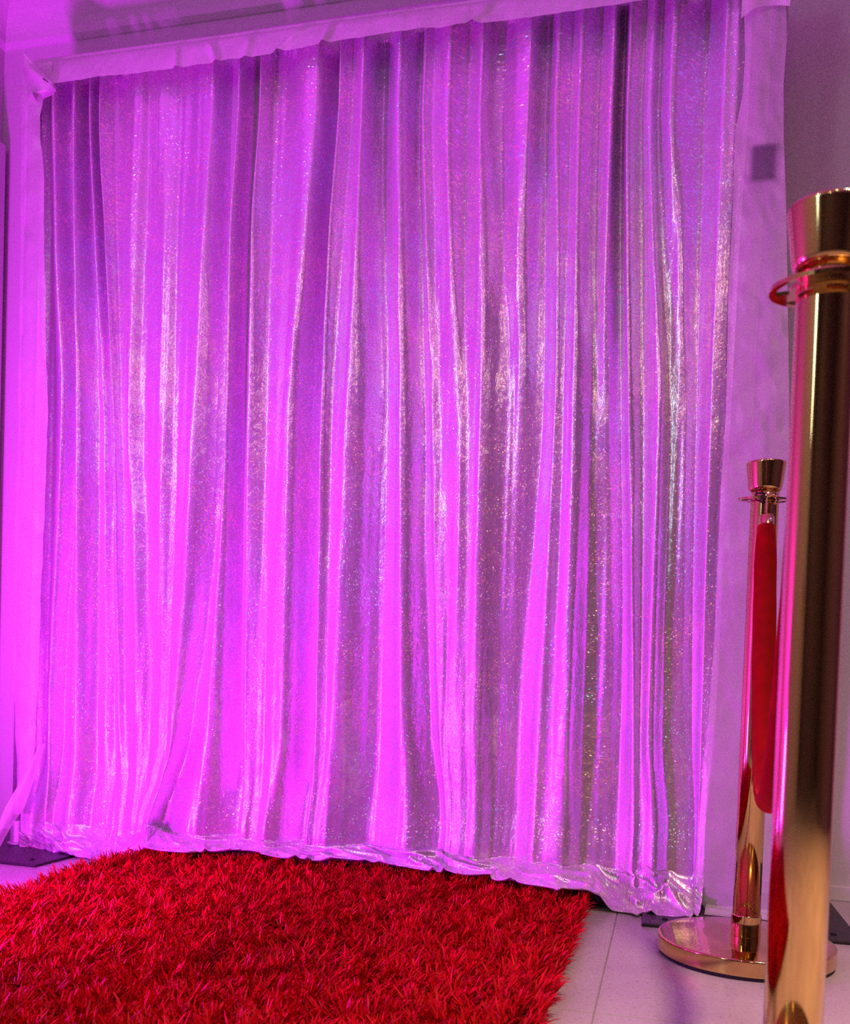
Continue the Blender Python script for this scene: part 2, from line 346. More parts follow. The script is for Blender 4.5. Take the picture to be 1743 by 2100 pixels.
for (y0, y1, z0, z1) in ((-.11, -.022, 0, 2.045), (-1.04, -.95, 0, 2.045), (-.95, -.11, 2.0, 2.045)):
    link('door_casing', box_mesh(XL, XL + .03, y0, y1, z0, z1, .004), M['trim'], d1, smooth=False)
w1 = struct(link('window_1', box_mesh(XL, XL + .03, -4.16, -4.11, .95, 2.6 - .1, .003), M['trim'], smooth=False), 'tall narrow window frame in the left wall behind the camera')
link('window_jamb', box_mesh(XL, XL + .03, -3.79, -3.74, .95, 2.5, .003), M['trim'], w1, smooth=False)
link('window_sill', box_mesh(XL, XL + .06, -4.18, -3.72, .91, .95, .003), M['trim'], w1, smooth=False)

link('window_pane', box_mesh(XL, XL + .008, -4.11, -3.79, .95, 2.5), M['pane'], w1, smooth=False)
floor = struct(link('floor', box_mesh(XL - .1, XR + .1, YB - .1, .1, -.06, -.0035), M['grout'], smooth=False), 'pale stone-look tiled floor')
g = .0008
xs = [XL] + [x for x in np.arange(-.095 - .6 * 4, XR, .6) if x > XL + .02] + [XR]
ysl = [YB] + [y for y in np.arange(-.42 - .6 * 9, 0, .6) if y > YB + .02] + [0]
for i in range(len(xs) - 1):
    for j in range(len(ysl) - 1):
        link('tile', box_mesh(xs[i] + g, xs[i + 1] - g, ysl[j] + g, ysl[j + 1] - g, -.012, 0.0, .0012), M['tile'], floor, smooth=False)

# ------------------------------------------------------------------ the backdrop stand (pipe and base)
ZT = 2.125                                    # centre of the crossbar
PL, PR = (-1.745, -0.205), (0.175, -0.235)    # the two uprights
st = thing('backdrop_stand', 'grey pipe stand with black square base plates carrying the drapes', 'stand', (PL[0], PL[1], 0))
def on(o, base):   # keep world placement under an Empty that is not at the origin
    o.parent = base; o.location = -Vector(base.location); return o
def plate(cx, cy, ang):
    me = box_mesh(-.218, .218, -.208, .208, 0, .008, .0025)
    me.transform(Matrix.Translation((cx, cy, 0)) @ Matrix.Rotation(math.radians(ang), 4, 'Z'))
    o = on(link('base_plate', me, M['black'], smooth=False), st); o['label'] = 'black square steel base plate'
    for sx, sy in ((.17, -.16), (-.17, -.16)):
        q = Matrix.Rotation(math.radians(ang), 3, 'Z') @ Vector((sx, sy, 0))
        b = link('bolt', lathe([(0, .0118), (.004, .0115), (.006, .0105), (.0062, .008)], 14, center=(cx + q.x, cy + q.y)), M['rubber'], o)
    return o
plate(-1.735, -.212, -3); plate(.175, -.236, 1)
for (px, py), lab in ((PL, 'left'), (PR, 'right')):
    on(link('upright', lathe([(.019, .008), (.019, 1.70), (.0165, 1.701), (.0165, ZT)], 32, center=(px, py)), M['pipe']), st)
    on(link('socket', lathe(round_corner([(.030, .008), (.030, .014), (.0235, .016), (.0235, .075), (.0195, .076)], .002), 32, center=(px, py)), M['pipe']), st)
on(link('crossbar', tube([(PL[0] - .02, PL[1], ZT), (PR[0] + .02, PR[1], ZT)], .0165, 20), M['pipe']), st)
col = on(link('height_clamp', box_mesh(PR[0] - .052, PR[0] + .014, PR[1] - .024, PR[1] + .022, 1.621, 1.713, .008), M['knob']), st)
col['label'] = 'dark clamp on the upright showing through the sheer drape'

# ------------------------------------------------------------------ the holographic curtain
# fold lines: each row is one ridge or valley followed from top to bottom as (x, z, depth in mm towards the room)
TR=[
 [(-1.704,2.011,-5),(-1.691,1.652,-5),(-1.672,1.191,-5),(-1.672,0.326,-5),(-1.696,0.054,0)],
 [(-1.665,2.007,20),(-1.650,1.649,20),(-1.625,1.190,22),(-1.649,0.327,18),(-1.644,0.058,10)],
 [(-1.651,2.005,-22),(-1.626,1.647,-18),(-1.596,1.189,-10),(-1.623,0.328,-12),(-1.625,0.059,0)],
 [(-1.599,2.000,24),(-1.591,1.644,24),(-1.578,1.188,24),(-1.564,0.331,24),(-1.567,0.063,20)],
 [(-1.586,1.998,-26),(-1.568,1.642,-22),(-1.536,1.187,-16),(-1.514,0.333,-12),(-1.507,0.068,-5)],
 [(-1.562,1.996,14),(-1.539,1.640,12),(-1.513,1.186,0),(-1.492,0.334,-8),(-1.474,0.070,-4)],
 [(-1.547,1.994,-24),(-1.522,1.639,-18),(-1.491,1.185,-14),(-1.459,0.336,-14),(-1.436,0.073,0)],
 [(-1.530,1.992,16),(-1.504,1.638,16),(-1.470,1.185,16),(-1.433,0.337,12),(-1.411,0.075,16)],
 [(-1.513,1.990,-16),(-1.492,1.637,-12),(-1.457,1.184,-4),(-1.413,0.338,8),(-1.392,0.076,16)],
 [(-1.415,1.979,10),(-1.424,1.632,14),(-1.419,1.183,22),(-1.367,0.340,26),(-1.368,0.078,24)],
 [(-1.393,1.977,2),(-1.391,1.629,4),(-1.383,1.182,6),(-1.338,0.341,20),(-1.360,0.078,24)],
 [(-1.349,1.972,10),(-1.335,1.625,14),(-1.324,1.180,22),(-1.302,0.343,28),(-1.348,0.079,28)],
 [(-1.301,1.967,0),(-1.294,1.622,4),(-1.285,1.179,8),(-1.286,0.344,26),(-1.339,0.080,28)],
 [(-1.203,1.956,14),(-1.218,1.616,18),(-1.233,1.177,24),(-1.263,0.345,32),(-1.319,0.081,32)],
 [(-1.159,1.952,-28),(-1.160,1.612,-20),(-1.157,1.174,-14),(-1.232,0.346,-12),(-1.307,0.082,-14)],
 [(-1.123,1.948,22),(-1.138,1.610,24),(-1.139,1.174,24),(-1.166,0.350,26),(-1.195,0.090,28)],
 [(-1.093,1.944,-34),(-1.096,1.607,-38),(-1.095,1.172,-42),(-1.084,0.353,-36),(-1.087,0.098,-26)],
 [(-1.064,1.941,18),(-1.077,1.605,22),(-1.077,1.172,24),(-1.061,0.355,20),(-1.056,0.100,18)],
 [(-1.047,1.939,-14),(-1.039,1.602,-6),(-1.030,1.170,2),(-1.022,0.356,14),(-1.021,0.103,12)],
 [(-0.916,1.925,18),(-0.934,1.594,20),(-0.964,1.168,26),(-0.962,0.359,24),(-0.992,0.105,22)],
 [(-0.871,1.920,-34),(-0.884,1.591,-40),(-0.893,1.166,-42),(-0.892,0.362,-42),(-0.903,0.111,-34)],
 [(-0.851,1.918,20),(-0.866,1.589,26),(-0.875,1.165,28),(-0.866,0.364,24),(-0.874,0.113,22)],
 [(-0.828,1.916,2),(-0.839,1.587,6),(-0.849,1.164,12),(-0.840,0.365,20),(-0.858,0.115,20)],
 [(-0.789,1.911,24),(-0.794,1.584,26),(-0.805,1.163,28),(-0.820,0.366,26),(-0.841,0.116,22)],
 [(-0.759,1.908,-22),(-0.741,1.580,-22),(-0.715,1.160,-26),(-0.715,0.371,-28),(-0.722,0.124,-24)],
 [(-0.697,1.901,22),(-0.685,1.576,24),(-0.670,1.158,24),(-0.634,0.375,28),(-0.611,0.132,26)],
 [(-0.658,1.897,-14),(-0.639,1.572,-12),(-0.615,1.156,-10),(-0.572,0.378,-12),(-0.537,0.138,-12)],
 [(-0.639,1.895,10),(-0.621,1.571,12),(-0.591,1.156,14),(-0.543,0.379,10),(-0.516,0.139,12)],
 [(-0.620,1.893,0),(-0.600,1.569,4),(-0.571,1.155,12),(-0.527,0.380,12),(-0.504,0.140,16)],
 [(-0.577,1.888,20),(-0.555,1.566,22),(-0.522,1.153,24),(-0.494,0.381,20),(-0.479,0.142,20)],
 [(-0.533,1.883,-6),(-0.528,1.564,2),(-0.503,1.153,20),(-0.482,0.382,20),(-0.467,0.143,20)],
 [(-0.494,1.879,20),(-0.482,1.560,24),(-0.467,1.151,28),(-0.458,0.383,26),(-0.443,0.144,24)],
 [(-0.467,1.876,-12),(-0.432,1.556,-4),(-0.402,1.149,0),(-0.403,0.385,-8),(-0.397,0.148,-8)],
 [(-0.380,1.867,22),(-0.389,1.553,16),(-0.378,1.148,4),(-0.385,0.386,-10),(-0.380,0.149,-10)],
 [(-0.344,1.863,-14),(-0.333,1.549,-16),(-0.325,1.147,-16),(-0.359,0.388,-16),(-0.354,0.151,-14)],
 [(-0.314,1.860,16),(-0.300,1.546,16),(-0.290,1.146,14),(-0.297,0.390,18),(-0.300,0.155,20)],
 [(-0.282,1.856,0),(-0.277,1.545,4),(-0.276,1.145,10),(-0.283,0.391,16),(-0.286,0.156,20)],
 [(-0.262,1.854,18),(-0.255,1.543,22),(-0.245,1.144,26),(-0.233,0.394,28),(-0.233,0.160,26)],
 [(-0.221,1.850,-8),(-0.216,1.540,-8),(-0.196,1.142,-8),(-0.195,0.395,-14),(-0.183,0.163,-12)],
 [(-0.186,1.846,20),(-0.186,1.538,16),(-0.176,1.142,-6),(-0.147,0.398,-14),(-0.138,0.166,-14)],
 [(-0.165,1.843,-20),(-0.156,1.536,-22),(-0.139,1.140,-26),(-0.112,0.399,-22),(-0.112,0.168,-18)],
 [(-0.150,1.842,20),(-0.139,1.534,22),(-0.119,1.140,20),(-0.079,0.401,16),(-0.070,0.171,16)],
 [(-0.120,1.838,0),(-0.109,1.532,-2),(-0.088,1.139,-2),(-0.066,0.401,8),(-0.059,0.172,10)],
 [(-0.098,1.836,10),(-0.080,1.530,14),(-0.049,1.137,22),(-0.045,0.402,24),(-0.023,0.175,24)],
 [(-0.082,1.834,-6),(-0.061,1.528,-4),(-0.026,1.137,-8),(-0.007,0.404,-8),(0.013,0.177,-8)],
 [(-0.053,1.831,18),(-0.025,1.526,6),(0.002,1.136,-6),(0.026,0.406,-10),(0.040,0.179,-10)],
 [(0.021,1.823,-20),(0.025,1.522,-20),(0.032,1.135,-20),(0.052,0.407,-16),(0.068,0.181,-14)],
 [(0.065,1.818,22),(0.063,1.519,22),(0.064,1.134,22),(0.073,0.408,14),(0.075,0.182,8)],
 [(0.116,1.813,-8),(0.110,1.515,-8),(0.107,1.132,-8),(0.101,0.409,-8),(0.090,0.183,-6)],
]

TR = [[(x - .035, z, 0) for (x, z, a) in TR[0]]] + TR[:-1] + [[(x, z, 15) for (x, z, a) in TR[-1]]]
HEM = [(-1.76,-.235),(-1.70,-.245),(-1.638,-.262),(-1.60,-.278),(-1.504,-.290),(-1.391,-.322),(-1.345,-.312),(-1.30,-.306),(-1.23,-.346),(-1.128,-.326),(-1.065,-.300),(-.948,-.292),(-.859,-.315),(-.762,-.304),(-.649,-.305),(-.516,-.308),(-.394,-.330),(-.355,-.350),(-.283,-.388),(-.216,-.402),(-.165,-.375),(-.131,-.352),(-.095,-.368),(-.075,-.385),(-.048,-.358),(.015,-.363),(.087,-.343),(.14,-.33)]
def curtain():
    # columns: shares of every interval between two fold lines
    cols = []
    for i in range(len(TR) - 1):
        wd = np.mean([TR[i + 1][j][0] - TR[i][j][0] for j in range(5)])
        n = int(max(9, wd / .0021))
        cols += [(i, t) for t in np.arange(n) / n]
    cols.append((len(TR) - 2, 1.0))
    ci = np.array([c[0] for c in cols]); ct = np.array([c[1] for c in cols])
    zb = 0.080
    zs = np.concatenate([np.linspace(2.105, .22, 230), np.linspace(.22, zb, 40)[1:]])
    X = np.zeros((len(zs), len(cols))); D = np.zeros_like(X)
    tx = []; td = []
    for tr in TR:
        z = [p[1] for p in tr][::-1]; x = [p[0] for p in tr][::-1]; a = [p[2] for p in tr][::-1]
        tx.append(pchip(z, x, zs)); td.append(pchip(z, a, zs))
    tx = np.array(tx); td = np.array(td)
    # keep the order of the lines
    for i in range(1, len(tx)): tx[i] = np.maximum(tx[i], tx[i - 1] + .0025)
    s = .5 - .5 * np.cos(np.pi * ct)
    X = (tx[ci] + (tx[ci + 1] - tx[ci]) * ct[:, None]).T
    D = (td[ci] + (td[ci + 1] - td[ci]) * s[:, None]).T / 1000.0
    Z = np.repeat(zs[:, None], len(cols), 1)
    # gathers get shallower and finer under the top edge
    D *= 1.15 + .45 * sstep(1.1, 1.9, Z)
    D += .0030 * vnoise(X * 34, Z * 1.1) * sstep(.1, .4, Z) + .0016 * vnoise(X * 90 + 9, Z * 2.2)
    D += .0030 * vnoise(X * 70 + 3, 5) * sstep(1.6, 2.1, Z)
    # soft drag wrinkles in the wide folds
    D += .0035 * vnoise(X * 15 + Z * 6, Z * 9 - X * 5) * sstep(.06, .25, Z) * sstep(1.9, 1.3, Z) * .7
    Y0 = -.200 - .016 * (X + 1.7) / 1.8
    low = sstep(.30, zb, Z)
    hemy = np.interp(X, [h[0] for h in HEM], [h[1] for h in HEM])
    Y = Y0 - D - low ** 2 * .022
    # cloth lying on the floor
    ns = 44; last = len(zs) - 1; S = np.linspace(0, 1, ns + 1)[1:]
    x0, y0, d0 = X[last], Y[last], D[last]
    hy = np.minimum(hemy[last] + .012 * vnoise(x0 * 21, 3), y0 - .020)
    onrug = sstep(-1.375, -1.33, x0) * sstep(-.13, -.17, x0)
    gz = .006 + .047 * onrug
    PX, PY, PZ = [X], [Y], [Z + 0]
    n1 = vnoise(x0 * 8.5, 7.3); n2 = vnoise(x0 * 15 + 4, 2.2)
    for s_ in S:
        # folds of the pooled cloth: a few tall soft loops, sharper ridges between them
        a_ = 1 - np.abs(vnoise(x0 * 13 + 2.3 * s_, 3.7 + 1.5 * s_)); b_ = 1 - np.abs(vnoise(x0 * 24 - 4 * s_, 9.1 + 2.2 * s_))
        lift = (.060 * np.clip(n1 + .05, 0, 1) * a_ ** 3 + .026 * np.clip(n2 + .1, 0, 1) * b_ ** 4) * math.sin(math.pi * min(1, .10 + s_ * .90)) ** .8 + .012 * b_ ** 3 * s_
        xx = x0 + .030 * n2 * s_ + .014 * np.sin(x0 * 41) * s_ * s_
        yy = y0 + (hy - y0) * (s_ ** 1.5) - .012 * b_ ** 3 * math.sin(math.pi * s_)
        zz = gz + (zb - gz) * (1 - s_) ** 1.9 + lift
        PX.append(xx[None]); PY.append(yy[None]); PZ.append(zz[None])
    und = [(.004, .0010, -.004), (.012, .0035, -.006)]
    for dy, dx, dz in und:
        PX.append((PX[ns][0] + dx)[None]); PY.append((PY[ns][0] + dy)[None]); PZ.append(np.maximum(PZ[ns][0] + dz, .0015)[None])
    X = np.concatenate(PX); Y = np.concatenate(PY); Z = np.concatenate(PZ)
    P = np.stack([X, Y, Z], -1)
    du = np.sqrt(np.sum(np.diff(P[120], axis=0) ** 2, 1)); u = np.concatenate([[0], np.cumsum(du)])
    dv = np.sqrt(np.sum(np.diff(P[:, len(cols) // 2], axis=0) ** 2, 1)); v = -np.concatenate([[0], np.cumsum(dv)])
    UV = np.stack([np.repeat(u[None], len(v), 0), np.repeat(v[:, None], len(u), 1)], -1)
    return grid_mesh(P, 'curtain', UV)
cur = tag(link('holographic_curtain', curtain(), M['holo']), 'silver holographic sparkle curtain in long folds, pooling on the floor', 'curtain')

# ------------------------------------------------------------------ white drape wrapped round the frame
wd = thing('white_drape', 'white sheer satin drape folded over the top and sides of the frame', 'drape', (PL[0], PL[1] - .05, 0))
def strip(inner, outer, yi, yo, rows, cols, bulge, name, crease, mat='satin', label=None):
    zi = sorted(set(np.linspace(max(inner[-1][1], outer[-1][1]), min(inner[0][1], outer[0][1]), rows)), reverse=True)
    zi = np.array(zi)
    xi = np.interp(zi, [p[1] for p in inner][::-1], [p[0] for p in inner][::-1])
    xo = np.interp(zi, [p[1] for p in outer][::-1], [p[0] for p in outer][::-1])
    t = np.linspace(0, 1, cols)
    X = xi[:, None] + (xo - xi)[:, None] * t; Z = np.repeat(zi[:, None], cols, 1)
    Y = yi + (yo - yi) * t[None] ** 1.6 - bulge * np.sin(np.pi * np.clip(t, 0, 1))[None] * (1 + .5 * vnoise(Z * 3, 1.0))
    Y = Y + crease * (vnoise(X * 22 + Z * 9, Z * 14 - X * 10)) + .4 * crease * vnoise(X * 60, Z * 40 + X * 25) + .5 * crease * vnoise(X * 30, Z * 2.0)
    P = np.stack([X, Y, Z], -1)
    o = on(link(name, grid_mesh(P, name), M[mat]), wd)
    if label: o['label'] = label
    return o
LI = [(-1.660,2.110),(-1.656,2.054),(-1.674,2.043),(-1.692,1.971),(-1.687,1.893),(-1.674,1.802),(-1.674,1.70),(-1.665,1.506),(-1.656,1.311),(-1.647,1.181),(-1.649,1.025),(-1.654,.855),(-1.656,.724),(-1.659,.593),(-1.659,.461),(-1.668,.261),(-1.689,.14),(-1.70,.10)]
LO = [(-1.762,2.15),(-1.758,2.102),(-1.763,2.025),(-1.758,1.779),(-1.754,1.386),(-1.752,1.123),(-1.752,.725),(-1.750,.457),(-1.737,.256),(-1.734,.135),(-1.738,.10)]
strip(LI, LO, -.252, -.236, 240, 26, .010, 'side_flap', .0035)
RI = [(.092,2.12),(.098,1.988),(.103,1.903),(.101,1.818),(.089,1.745),(.091,1.585),(.089,1.392),(.095,1.122),(.091,.959),(.091,.631),(.084,.41),(.077,.243),(.074,.143),(.070,.087),(.080,.032),(.098,.006)]
RO = [(.180,2.13),(.184,2.0),(.189,1.935),(.186,1.829),(.191,1.722),(.203,1.56),(.216,1.344),(.225,1.181),(.236,.964),(.251,.636),(.267,.307),(.285,.006)]
strip(RI, RO, -.262, -.262, 260, 30, .006, 'side_flap', .0032, 'satin3')
# bottom of the right flap spreading on the plate
def foot_patch():
    t = np.linspace(0, 1, 30); s = np.linspace(0, 1, 14)
    T, S = np.meshgrid(t, s)
    X = .098 + (.285 - .098) * T + .02 * S * (T - .3); Y = -.262 - .006 * np.sin(np.pi * T) - .055 * S + .01 * vnoise(T * 6, 3) * S
    Z = .012 + .010 * (1 - S) ** 2 - .003 + .010 * np.clip(vnoise(T * 5, S * 2 + 4), 0, 1) * np.sin(np.pi * S)
    return grid_mesh(np.stack([X, Y, Z], -1), 'foot')
on(link('trailing_hem', foot_patch(), M['satin']), wd)
# top flap: over the crossbar and down the front
def top_flap():
    xs_ = np.linspace(-1.735, .185, 420)
    zb_ = np.interp(xs_, [-1.735,-1.70,-1.649,-1.587,-1.472,-1.373,-1.262,-1.167,-1.021,-.88,-.755,-.682,-.562,-.421,-.308,-.083,.094,.185],
                    [2.075,2.058,2.047,2.045,2.045,2.040,2.039,2.041,2.040,2.047,2.048,2.050,2.045,2.038,2.039,2.039,2.040,2.046])
    ztop = np.interp(xs_, [-1.735, -1.677, -1.5, -1.19, -.9, -.49, .185], [2.152, 2.149, 2.147, 2.141, 2.139, 2.133, 2.128])
    yc = PL[1] + (PR[1] - PL[1]) * (xs_ - PL[0]) / (PR[0] - PL[0])
    rows = []
    # behind the bar, over it, down the front
    for k in range(0, 9):
        a = math.radians(20 + k * 20)      # 20 (back) .. 180 (front)
        r = .0195
        rows.append(np.stack([xs_, yc + r * math.cos(a) , ztop - r + r * math.sin(a)], -1))
    n = 26
    for k in range(1, n + 1):
        t = k / n
        z = (ztop - .0195) * (1 - t) + zb_ * t
        y = yc - .0195 - .036 * t ** .7
        wr = .0045 * vnoise(xs_ * 22, t * .7 + 3) + .0022 * vnoise(xs_ * 60 + t * 1.5, t * 1.5)
        sharp = .016 * np.exp(-((xs_ - (-.93 - .07 * t)) / .012) ** 2) + .014 * np.exp(-((xs_ + .872 + .01 * t) / .009) ** 2) + .015 * np.exp(-((xs_ - (-.46 - .05 * t)) / .012) ** 2)
        sharp += .010 * np.exp(-((xs_ + 1.30 - .02 * t) / .008) ** 2) + .010 * np.exp(-((xs_ + 1.21 - .04 * t) / .009) ** 2) + .009 * np.exp(-((xs_ + 1.09) / .010) ** 2)
        rows.append(np.stack([xs_, y - (wr + sharp) * min(1, t * 2.5), z], -1))
    return grid_mesh(np.array(rows), 'top')
on(link('top_flap', top_flap(), M['satin2']), wd)
# back of the white drape hanging behind the curtain
def back_panel():
    xs_ = np.linspace(-1.73, .185, 160); zs_ = np.linspace(2.14, .03, 60)
    X, Z = np.meshgrid(xs_, zs_)
    Y = -.170 + .010 * vnoise(X * 14, Z * .6) - .03 * sstep(1.9, 2.14, Z) * 0
    return grid_mesh(np.stack([X, Y, Z], -1), 'back')
on(link('back_panel', back_panel(), M['satin']), wd)
# folded corner at the upper left, pinned
def corner_fold():
    a = np.array([(-1.712, 2.114), (-1.681, 2.082), (-1.655, 2.058), (-1.635, 2.040), (-1.634, 2.028), (-1.648, 2.018), (-1.672, 2.012)])
    b = np.array([(-1.752, 2.142), (-1.757, 2.119), (-1.759, 2.093), (-1.760, 2.071), (-1.756, 2.045), (-1.740, 2.020), (-1.705, 2.008)])
    n, mcol = 40, 18
    ta = np.linspace(0, 1, len(a)); tt = np.linspace(0, 1, n)
    A = np.stack([np.interp(tt, ta, a[:, 0]), np.interp(tt, ta, a[:, 1])], -1); B = np.stack([np.interp(tt, ta, b[:, 0]), np.interp(tt, ta, b[:, 1])], -1)
    P = []
    for j in range(mcol):
        s = j / (mcol - 1)
        Q = A * (1 - s) + B * s
        y = -.278 - .014 * math.sin(math.pi * min(1, s * 1.1 + .06)) + .038 * s ** 2 + .012 * np.sin(tt * 9 + s * 4) * s * (1 - s) * 2
        P.append(np.stack([Q[:, 0], y, Q[:, 1]], -1))
    # thickness lip along the folded edge
    lip = P[0].copy(); lip[:, 1] += .022; lip[:, 0] -= .004
    return grid_mesh(np.array([lip] + P), 'corner', flip=False)
on(link('corner_fold', corner_fold(), M['satin']), wd)
on(link('pin', tube([(-1.656, -.292, 2.042), (-1.641, -.290, 2.033)], .0011, 8), M['pin']), wd)
on(link('pin', tube([(.098, -.292, 2.030), (.108, -.292, 2.042)], .0011, 8), M['pin']), wd)
# folded band at the upper right
def band():
    t = np.linspace(0, 1, 30); s = np.linspace(0, 1, 14); T, S = np.meshgrid(t, s)
    X = .090 + (.190 - .090) * T; zt = 2.075 + .0 * T; zb_ = 1.975 + .022 * np.sin(T * 2.6)
    Z = zt * (1 - S) + zb_ * S; Y = -.280 - .010 * np.sin(np.pi * S) - .004 * np.sin(T * 7)
    return grid_mesh(np.stack([X, Y, Z], -1), 'band')
on(link('corner_band', band(), M['satin']), wd)
# loose end of the left flap trailing to the floor
def tail():
    c = [(-1.600, -.318, .300, .020), (-1.616, -.325, .250, .024), (-1.640, -.335, .185, .034), (-1.660, -.345, .130, .042), (-1.680, -.352, .085, .034), (-1.694, -.362, .045, .026), (-1.702, -.372, .016, .022)]
    t = np.linspace(0, 1, len(c)); tt = np.linspace(0, 1, 36); q = np.array([[np.interp(v, t, [k[j] for k in c]) for j in range(4)] for v in tt])
    P = []
    for j in range(12):
        s = j / 11 - .5
        tw = tt * 2.2
        P.append(np.stack([q[:, 0] + s * q[:, 3] * np.cos(tw * .35), q[:, 1] + s * q[:, 3] * np.sin(tw) * .8 - .006 * np.cos(s * 6), q[:, 2] + s * q[:, 3] * .25 + .006 * np.sin(tt * 11) * s], -1))
    return grid_mesh(np.array(P), 'tail')
tl = on(link('trailing_end', tail(), M['satin']), wd); tl['label'] = 'cream loose end twisting down to the base plate'

# ------------------------------------------------------------------ the rug
RX0, RX1, RY0, RY1 = -1.345, -.165, -1.95, -.235
rug = thing('shag_rug', 'long-pile red shag rug lying in front of the curtain', 'rug', ((RX0 + RX1) / 2, (RY0 + RY1) / 2, 0))
on(link('rug_backing', box_mesh(RX0, RX1, RY0, RY1, 0.0005, .008, .003), M['backing'], smooth=False), rug)
def pile():
    n = 125000
    x = RNG.uniform(RX0, RX1, n); y = RNG.uniform(RY0, RY1, n)
    # yarn grows in tufts that lie over together
    ts = .015; ix = np.floor(x / ts + .25 * vnoise(y * 60, x * 20)).astype(int); iy = np.floor(y / ts + .25 * vnoise(x * 60, y * 20)).astype(int)
    h = lambda k: _tab[(ix * 7 + k * 31) % 256, (iy * 13 + k * 57 + ix) % 256]
    gx = (ix + .5 + .5 * (h(1) - .5)) * ts; gy = (iy + .5 + .5 * (h(2) - .5)) * ts
    ox, oy = x - gx, y - gy; x = np.clip(gx + ox * .62, RX0, RX1); y = np.clip(gy + oy * .62, RY0, RY1)
    ang = 1.6 * vnoise(x * 5, y * 5) + 5.2 * (h(3) - .5) + RNG.normal(0, .55, n) + .3
    ln = RNG.uniform(.030, .050, n) * (.8 + .4 * h(4))
    lean = np.clip(.55 + .90 * h(5) + .25 * vnoise(x * 9 + 9, y * 9) + RNG.normal(0, .22, n), .05, 1.45)
    # near an edge the yarn falls outwards
    ex = np.where(x > RX1 - .03, 1.0, 0) - np.where(x < RX0 + .03, 1.0, 0); ey = np.where(y > RY1 - .03, 1.0, 0) - np.where(y < RY0 + .03, 1.0, 0)
    dx = np.cos(ang) + ex * 1.1; dy = np.sin(ang) + ey * 1.1; q = np.hypot(dx, dy) + 1e-6; dx /= q; dy /= q
    tone = np.clip(.5 + .22 * vnoise(x * 3, y * 3) + .34 * (h(6) - .5) + RNG.normal(0, .2, n), 0, 1)
    k = 4; V = np.zeros((n, k + 1, 2, 3)); px, py, pz = x.copy(), y.copy(), np.full(n, .005)
    wa = RNG.uniform(0, np.pi, n); wx, wy = np.cos(wa), np.sin(wa); curl = RNG.normal(0, .5, n)
    for i in range(k + 1):
        wd_ = .0017 * (1.0 if i < k - 1 else (.85 if i < k else .35)) * (0.9 + .3 * tone)
        V[:, i, 0] = np.stack([px - wx * wd_, py - wy * wd_, pz], -1); V[:, i, 1] = np.stack([px + wx * wd_, py + wy * wd_, pz], -1)
        th = lean * (.35 + .85 * i / k)                  # bends over towards the tip
        a2 = curl * i / k; ddx, ddy = dx * np.cos(a2) - dy * np.sin(a2), dx * np.sin(a2) + dy * np.cos(a2)
        seg = ln / k
        px = px + ddx * np.sin(th) * seg; py = py + ddy * np.sin(th) * seg; pz = np.maximum(pz + np.cos(th) * seg, .003)
    idx = np.arange(n * (k + 1) * 2).reshape(n, k + 1, 2)
    qd = np.stack([idx[:, :-1, 0], idx[:, :-1, 1], idx[:, 1:, 1], idx[:, 1:, 0]], -1).reshape(-1, 4)
    uv = np.zeros((n, k + 1, 2, 2)); uv[..., 0] = tone[:, None, None]; uv[..., 1] = np.linspace(0, 1, k + 1)[None, :, None]
    return fast_mesh(V.reshape(-1, 3), qd, 'pile', uv.reshape(-1, 2))
pl = on(link('pile', pile(), M['pile']), rug); pl['kind'] = 'stuff'

# ------------------------------------------------------------------ stanchions
HS = .938
def ring_mesh():
    """flat rope ring: collar, outer hoop and four broad spokes leaving four slots"""
    V, Fc = [], []
    def annulus(r0, r1, z0, z1, a0, a1, n):
        b = len(V)
        for i in range(n + 1):
            a = a0 + (a1 - a0) * i / n
            for r, z in ((r0, z0), (r1, z0), (r1, z1), (r0, z1)): V.append((r * math.cos(a), r * math.sin(a), z))
        for i in range(n):
            p, q = b + i * 4, b + (i + 1) * 4
            for j in range(4): Fc.append((p + j, p + (j + 1) % 4, q + (j + 1) % 4, q + j))
        Fc.append((b, b + 3, b + 2, b + 1)); e = b + n * 4; Fc.append((e, e + 1, e + 2, e + 3))
    annulus(.0258, .0315, -.0018, .0018, 0, 2 * math.pi, 64)
    annulus(.0425, .0480, -.0018, .0018, 0, 2 * math.pi, 64)
    for k in range(4): annulus(.0310, .0430, -.0016, .0016, math.radians(45 + 90 * k - 17), math.radians(45 + 90 * k + 17), 10)
    return mesh_from(V, Fc, 'ring')
def stanchion(x, y, label, ring_tilt, ring_rot):
    t = thing('stanchion', label, 'stanchion', (x, y, 0), 'gold rope stanchions')
    link('rubber_foot', lathe([(0, 0), (.156, 0), (.159, .002), (.159, .0065), (0, .0065)], 96), M['rubber'], t)
    link('base', lathe(round_corner([(0, .0065), (.1625, .0065), (.1625, .037), (.08, .0425), (.03, .043), (0, .043)], .004, 6), 128), M['gold'], t)
    link('collar', lathe(round_corner([(.0262, .043), (.0275, .043), (.0275, .082), (.0262, .0835), (.0255, .0835)], .001), 64), M['gold'], t)
    link('post', lathe([(.0254, .05), (.0254, .40), (.0254, .865), (.0254, .886), (.02, .886)], 96), M['gold'], t)
    ca = link('cap', lathe(round_corner([(.0, .8825), (.0275, .8825), (.0300, .8865), (.0358, .9325), (.0352, .9355), (.02, .9395), (0, .9405)], .0022, 4), 96), M['gold'], t)
    rg = link('rope_ring', ring_mesh(), M['gold'], t, smooth=False)
    rg.location = (0, 0, .8665); rg.rotation_euler = (math.radians(ring_tilt[0]), math.radians(ring_tilt[1]), math.radians(ring_rot))
    return t
SF, SN = (.1570, -.6080), (.1184, -1.6171)
sf = stanchion(*SF, 'gold stanchion farther back, its round base standing near the curtain', (5, 0), 20)
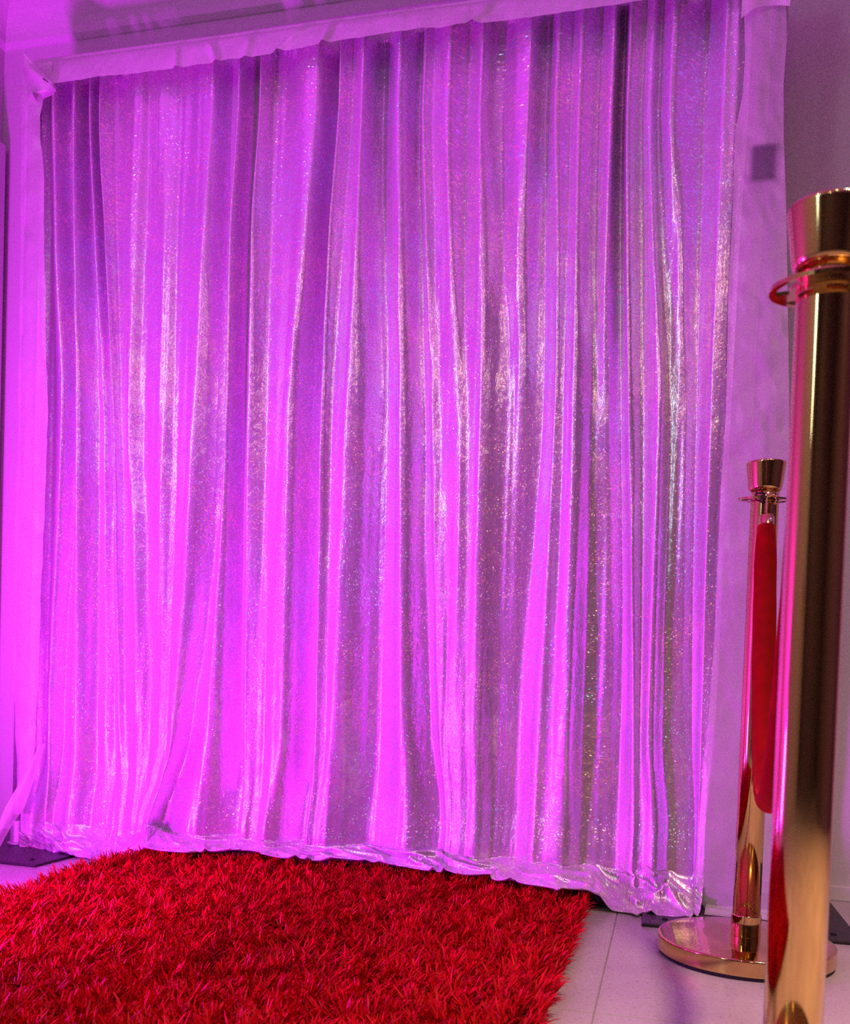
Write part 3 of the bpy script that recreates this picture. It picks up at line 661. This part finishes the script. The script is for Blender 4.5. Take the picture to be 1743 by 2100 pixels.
sn = stanchion(*SN, 'gold stanchion in the foreground, cropped by the right picture edge', (3, -2), 20)
# black string tied round the far ring
kn = []
for i in range(60):
    a = i / 59 * 6 * math.pi; kn.append((.006 * math.sin(a) - .010 + .004 * math.sin(i * .7), -.036 - .005 * math.cos(a * .7), .869 - .012 + .022 * (i / 59) + .004 * math.cos(a)))
link('black_tie', tube(kn, .0013, 8), M['pin'], sf)['label'] = 'black string knotted round the rope ring'

# ------------------------------------------------------------------ velvet rope
A = Vector((SF[0] + .000, SF[1] - .046, .858)); B = Vector((SN[0] + .004, SN[1] + .047, .858))
rp = thing('velvet_rope', 'red velvet rope slung between the two gold stanchions', 'rope', (A.x, A.y, .80))
def swag(n=90):
    pts = []
    a = 0.268                                     # catenary constant
    L = (B - A).length / 2
    for i in range(n):
        s = -1 + 2 * i / (n - 1); c = (math.cosh(s * L / a) - math.cosh(L / a)) * a
        p = A.lerp(B, (s + 1) / 2); pts.append(Vector((p.x, p.y, p.z + c)))
    return pts
pts = swag()
# cut the ends for the clasps
def cut(pts, d):
    out = [p for p in pts if (p - A).length > d and (p - B).length > d]; return out
body = cut(pts, .052)
def rfun(t):
    e = min(t, 1 - t); return .80 + .2 * min(1, e / .03) + .03 * math.sin(t * 90) * min(1, e * 20) * .5
on(link('rope', tube(body, .0195, 28, rfun=rfun), M['velvet']), rp)
for e0, e1, end in ((body[0], body[1], A), (body[-1], body[-2], B)):
    d = (e0 - e1).normalized(); p0 = e0 - d * .004
    fe = on(link('ferrule', tube([p0 + d * s for s in (0, .002, .022, .0255, .0275)], .0140, 28, rfun=lambda t: 1.0 if t < .6 else (.93 if t < .9 else .45)), M['gold']), rp)
    side = Vector((1, 0, 0)); fw = d.cross(side)
    sc_ = link('screw', lathe([(.0036, 0), (.0034, .0016), (.002, .0028), (0, .0032)], 14), M['chrome'], fe)
    nrm_ = (Vector((0, -1, 0)) + Vector((.45, 0, 0))).normalized()
    nrm_ = (nrm_ - d * nrm_.dot(d)).normalized()
    sc_.matrix_world = Matrix.Translation(p0 + d * .013 + nrm_ * .0136) @ nrm_.to_track_quat('Z', 'Y').to_matrix().to_4x4()
    # snap hook from the ferrule up and over the ring
    tip = p0 + d * .0275; hk = []
    for i in range(26):
        u = i / 25
        if u < .35: hk.append(tip.lerp(end + Vector((0, 0, .002)), u / .35 * .9))
        else:
            a = (u - .35) / .65 * 1.35 * math.pi; q = tip.lerp(end, .9); hk.append(q + Vector((.0085 * (1 - math.cos(a)) , 0, .0085 * math.sin(a) + .003)))
    on(link('hook', tube(hk, .0024, 10), M['gold']), rp)
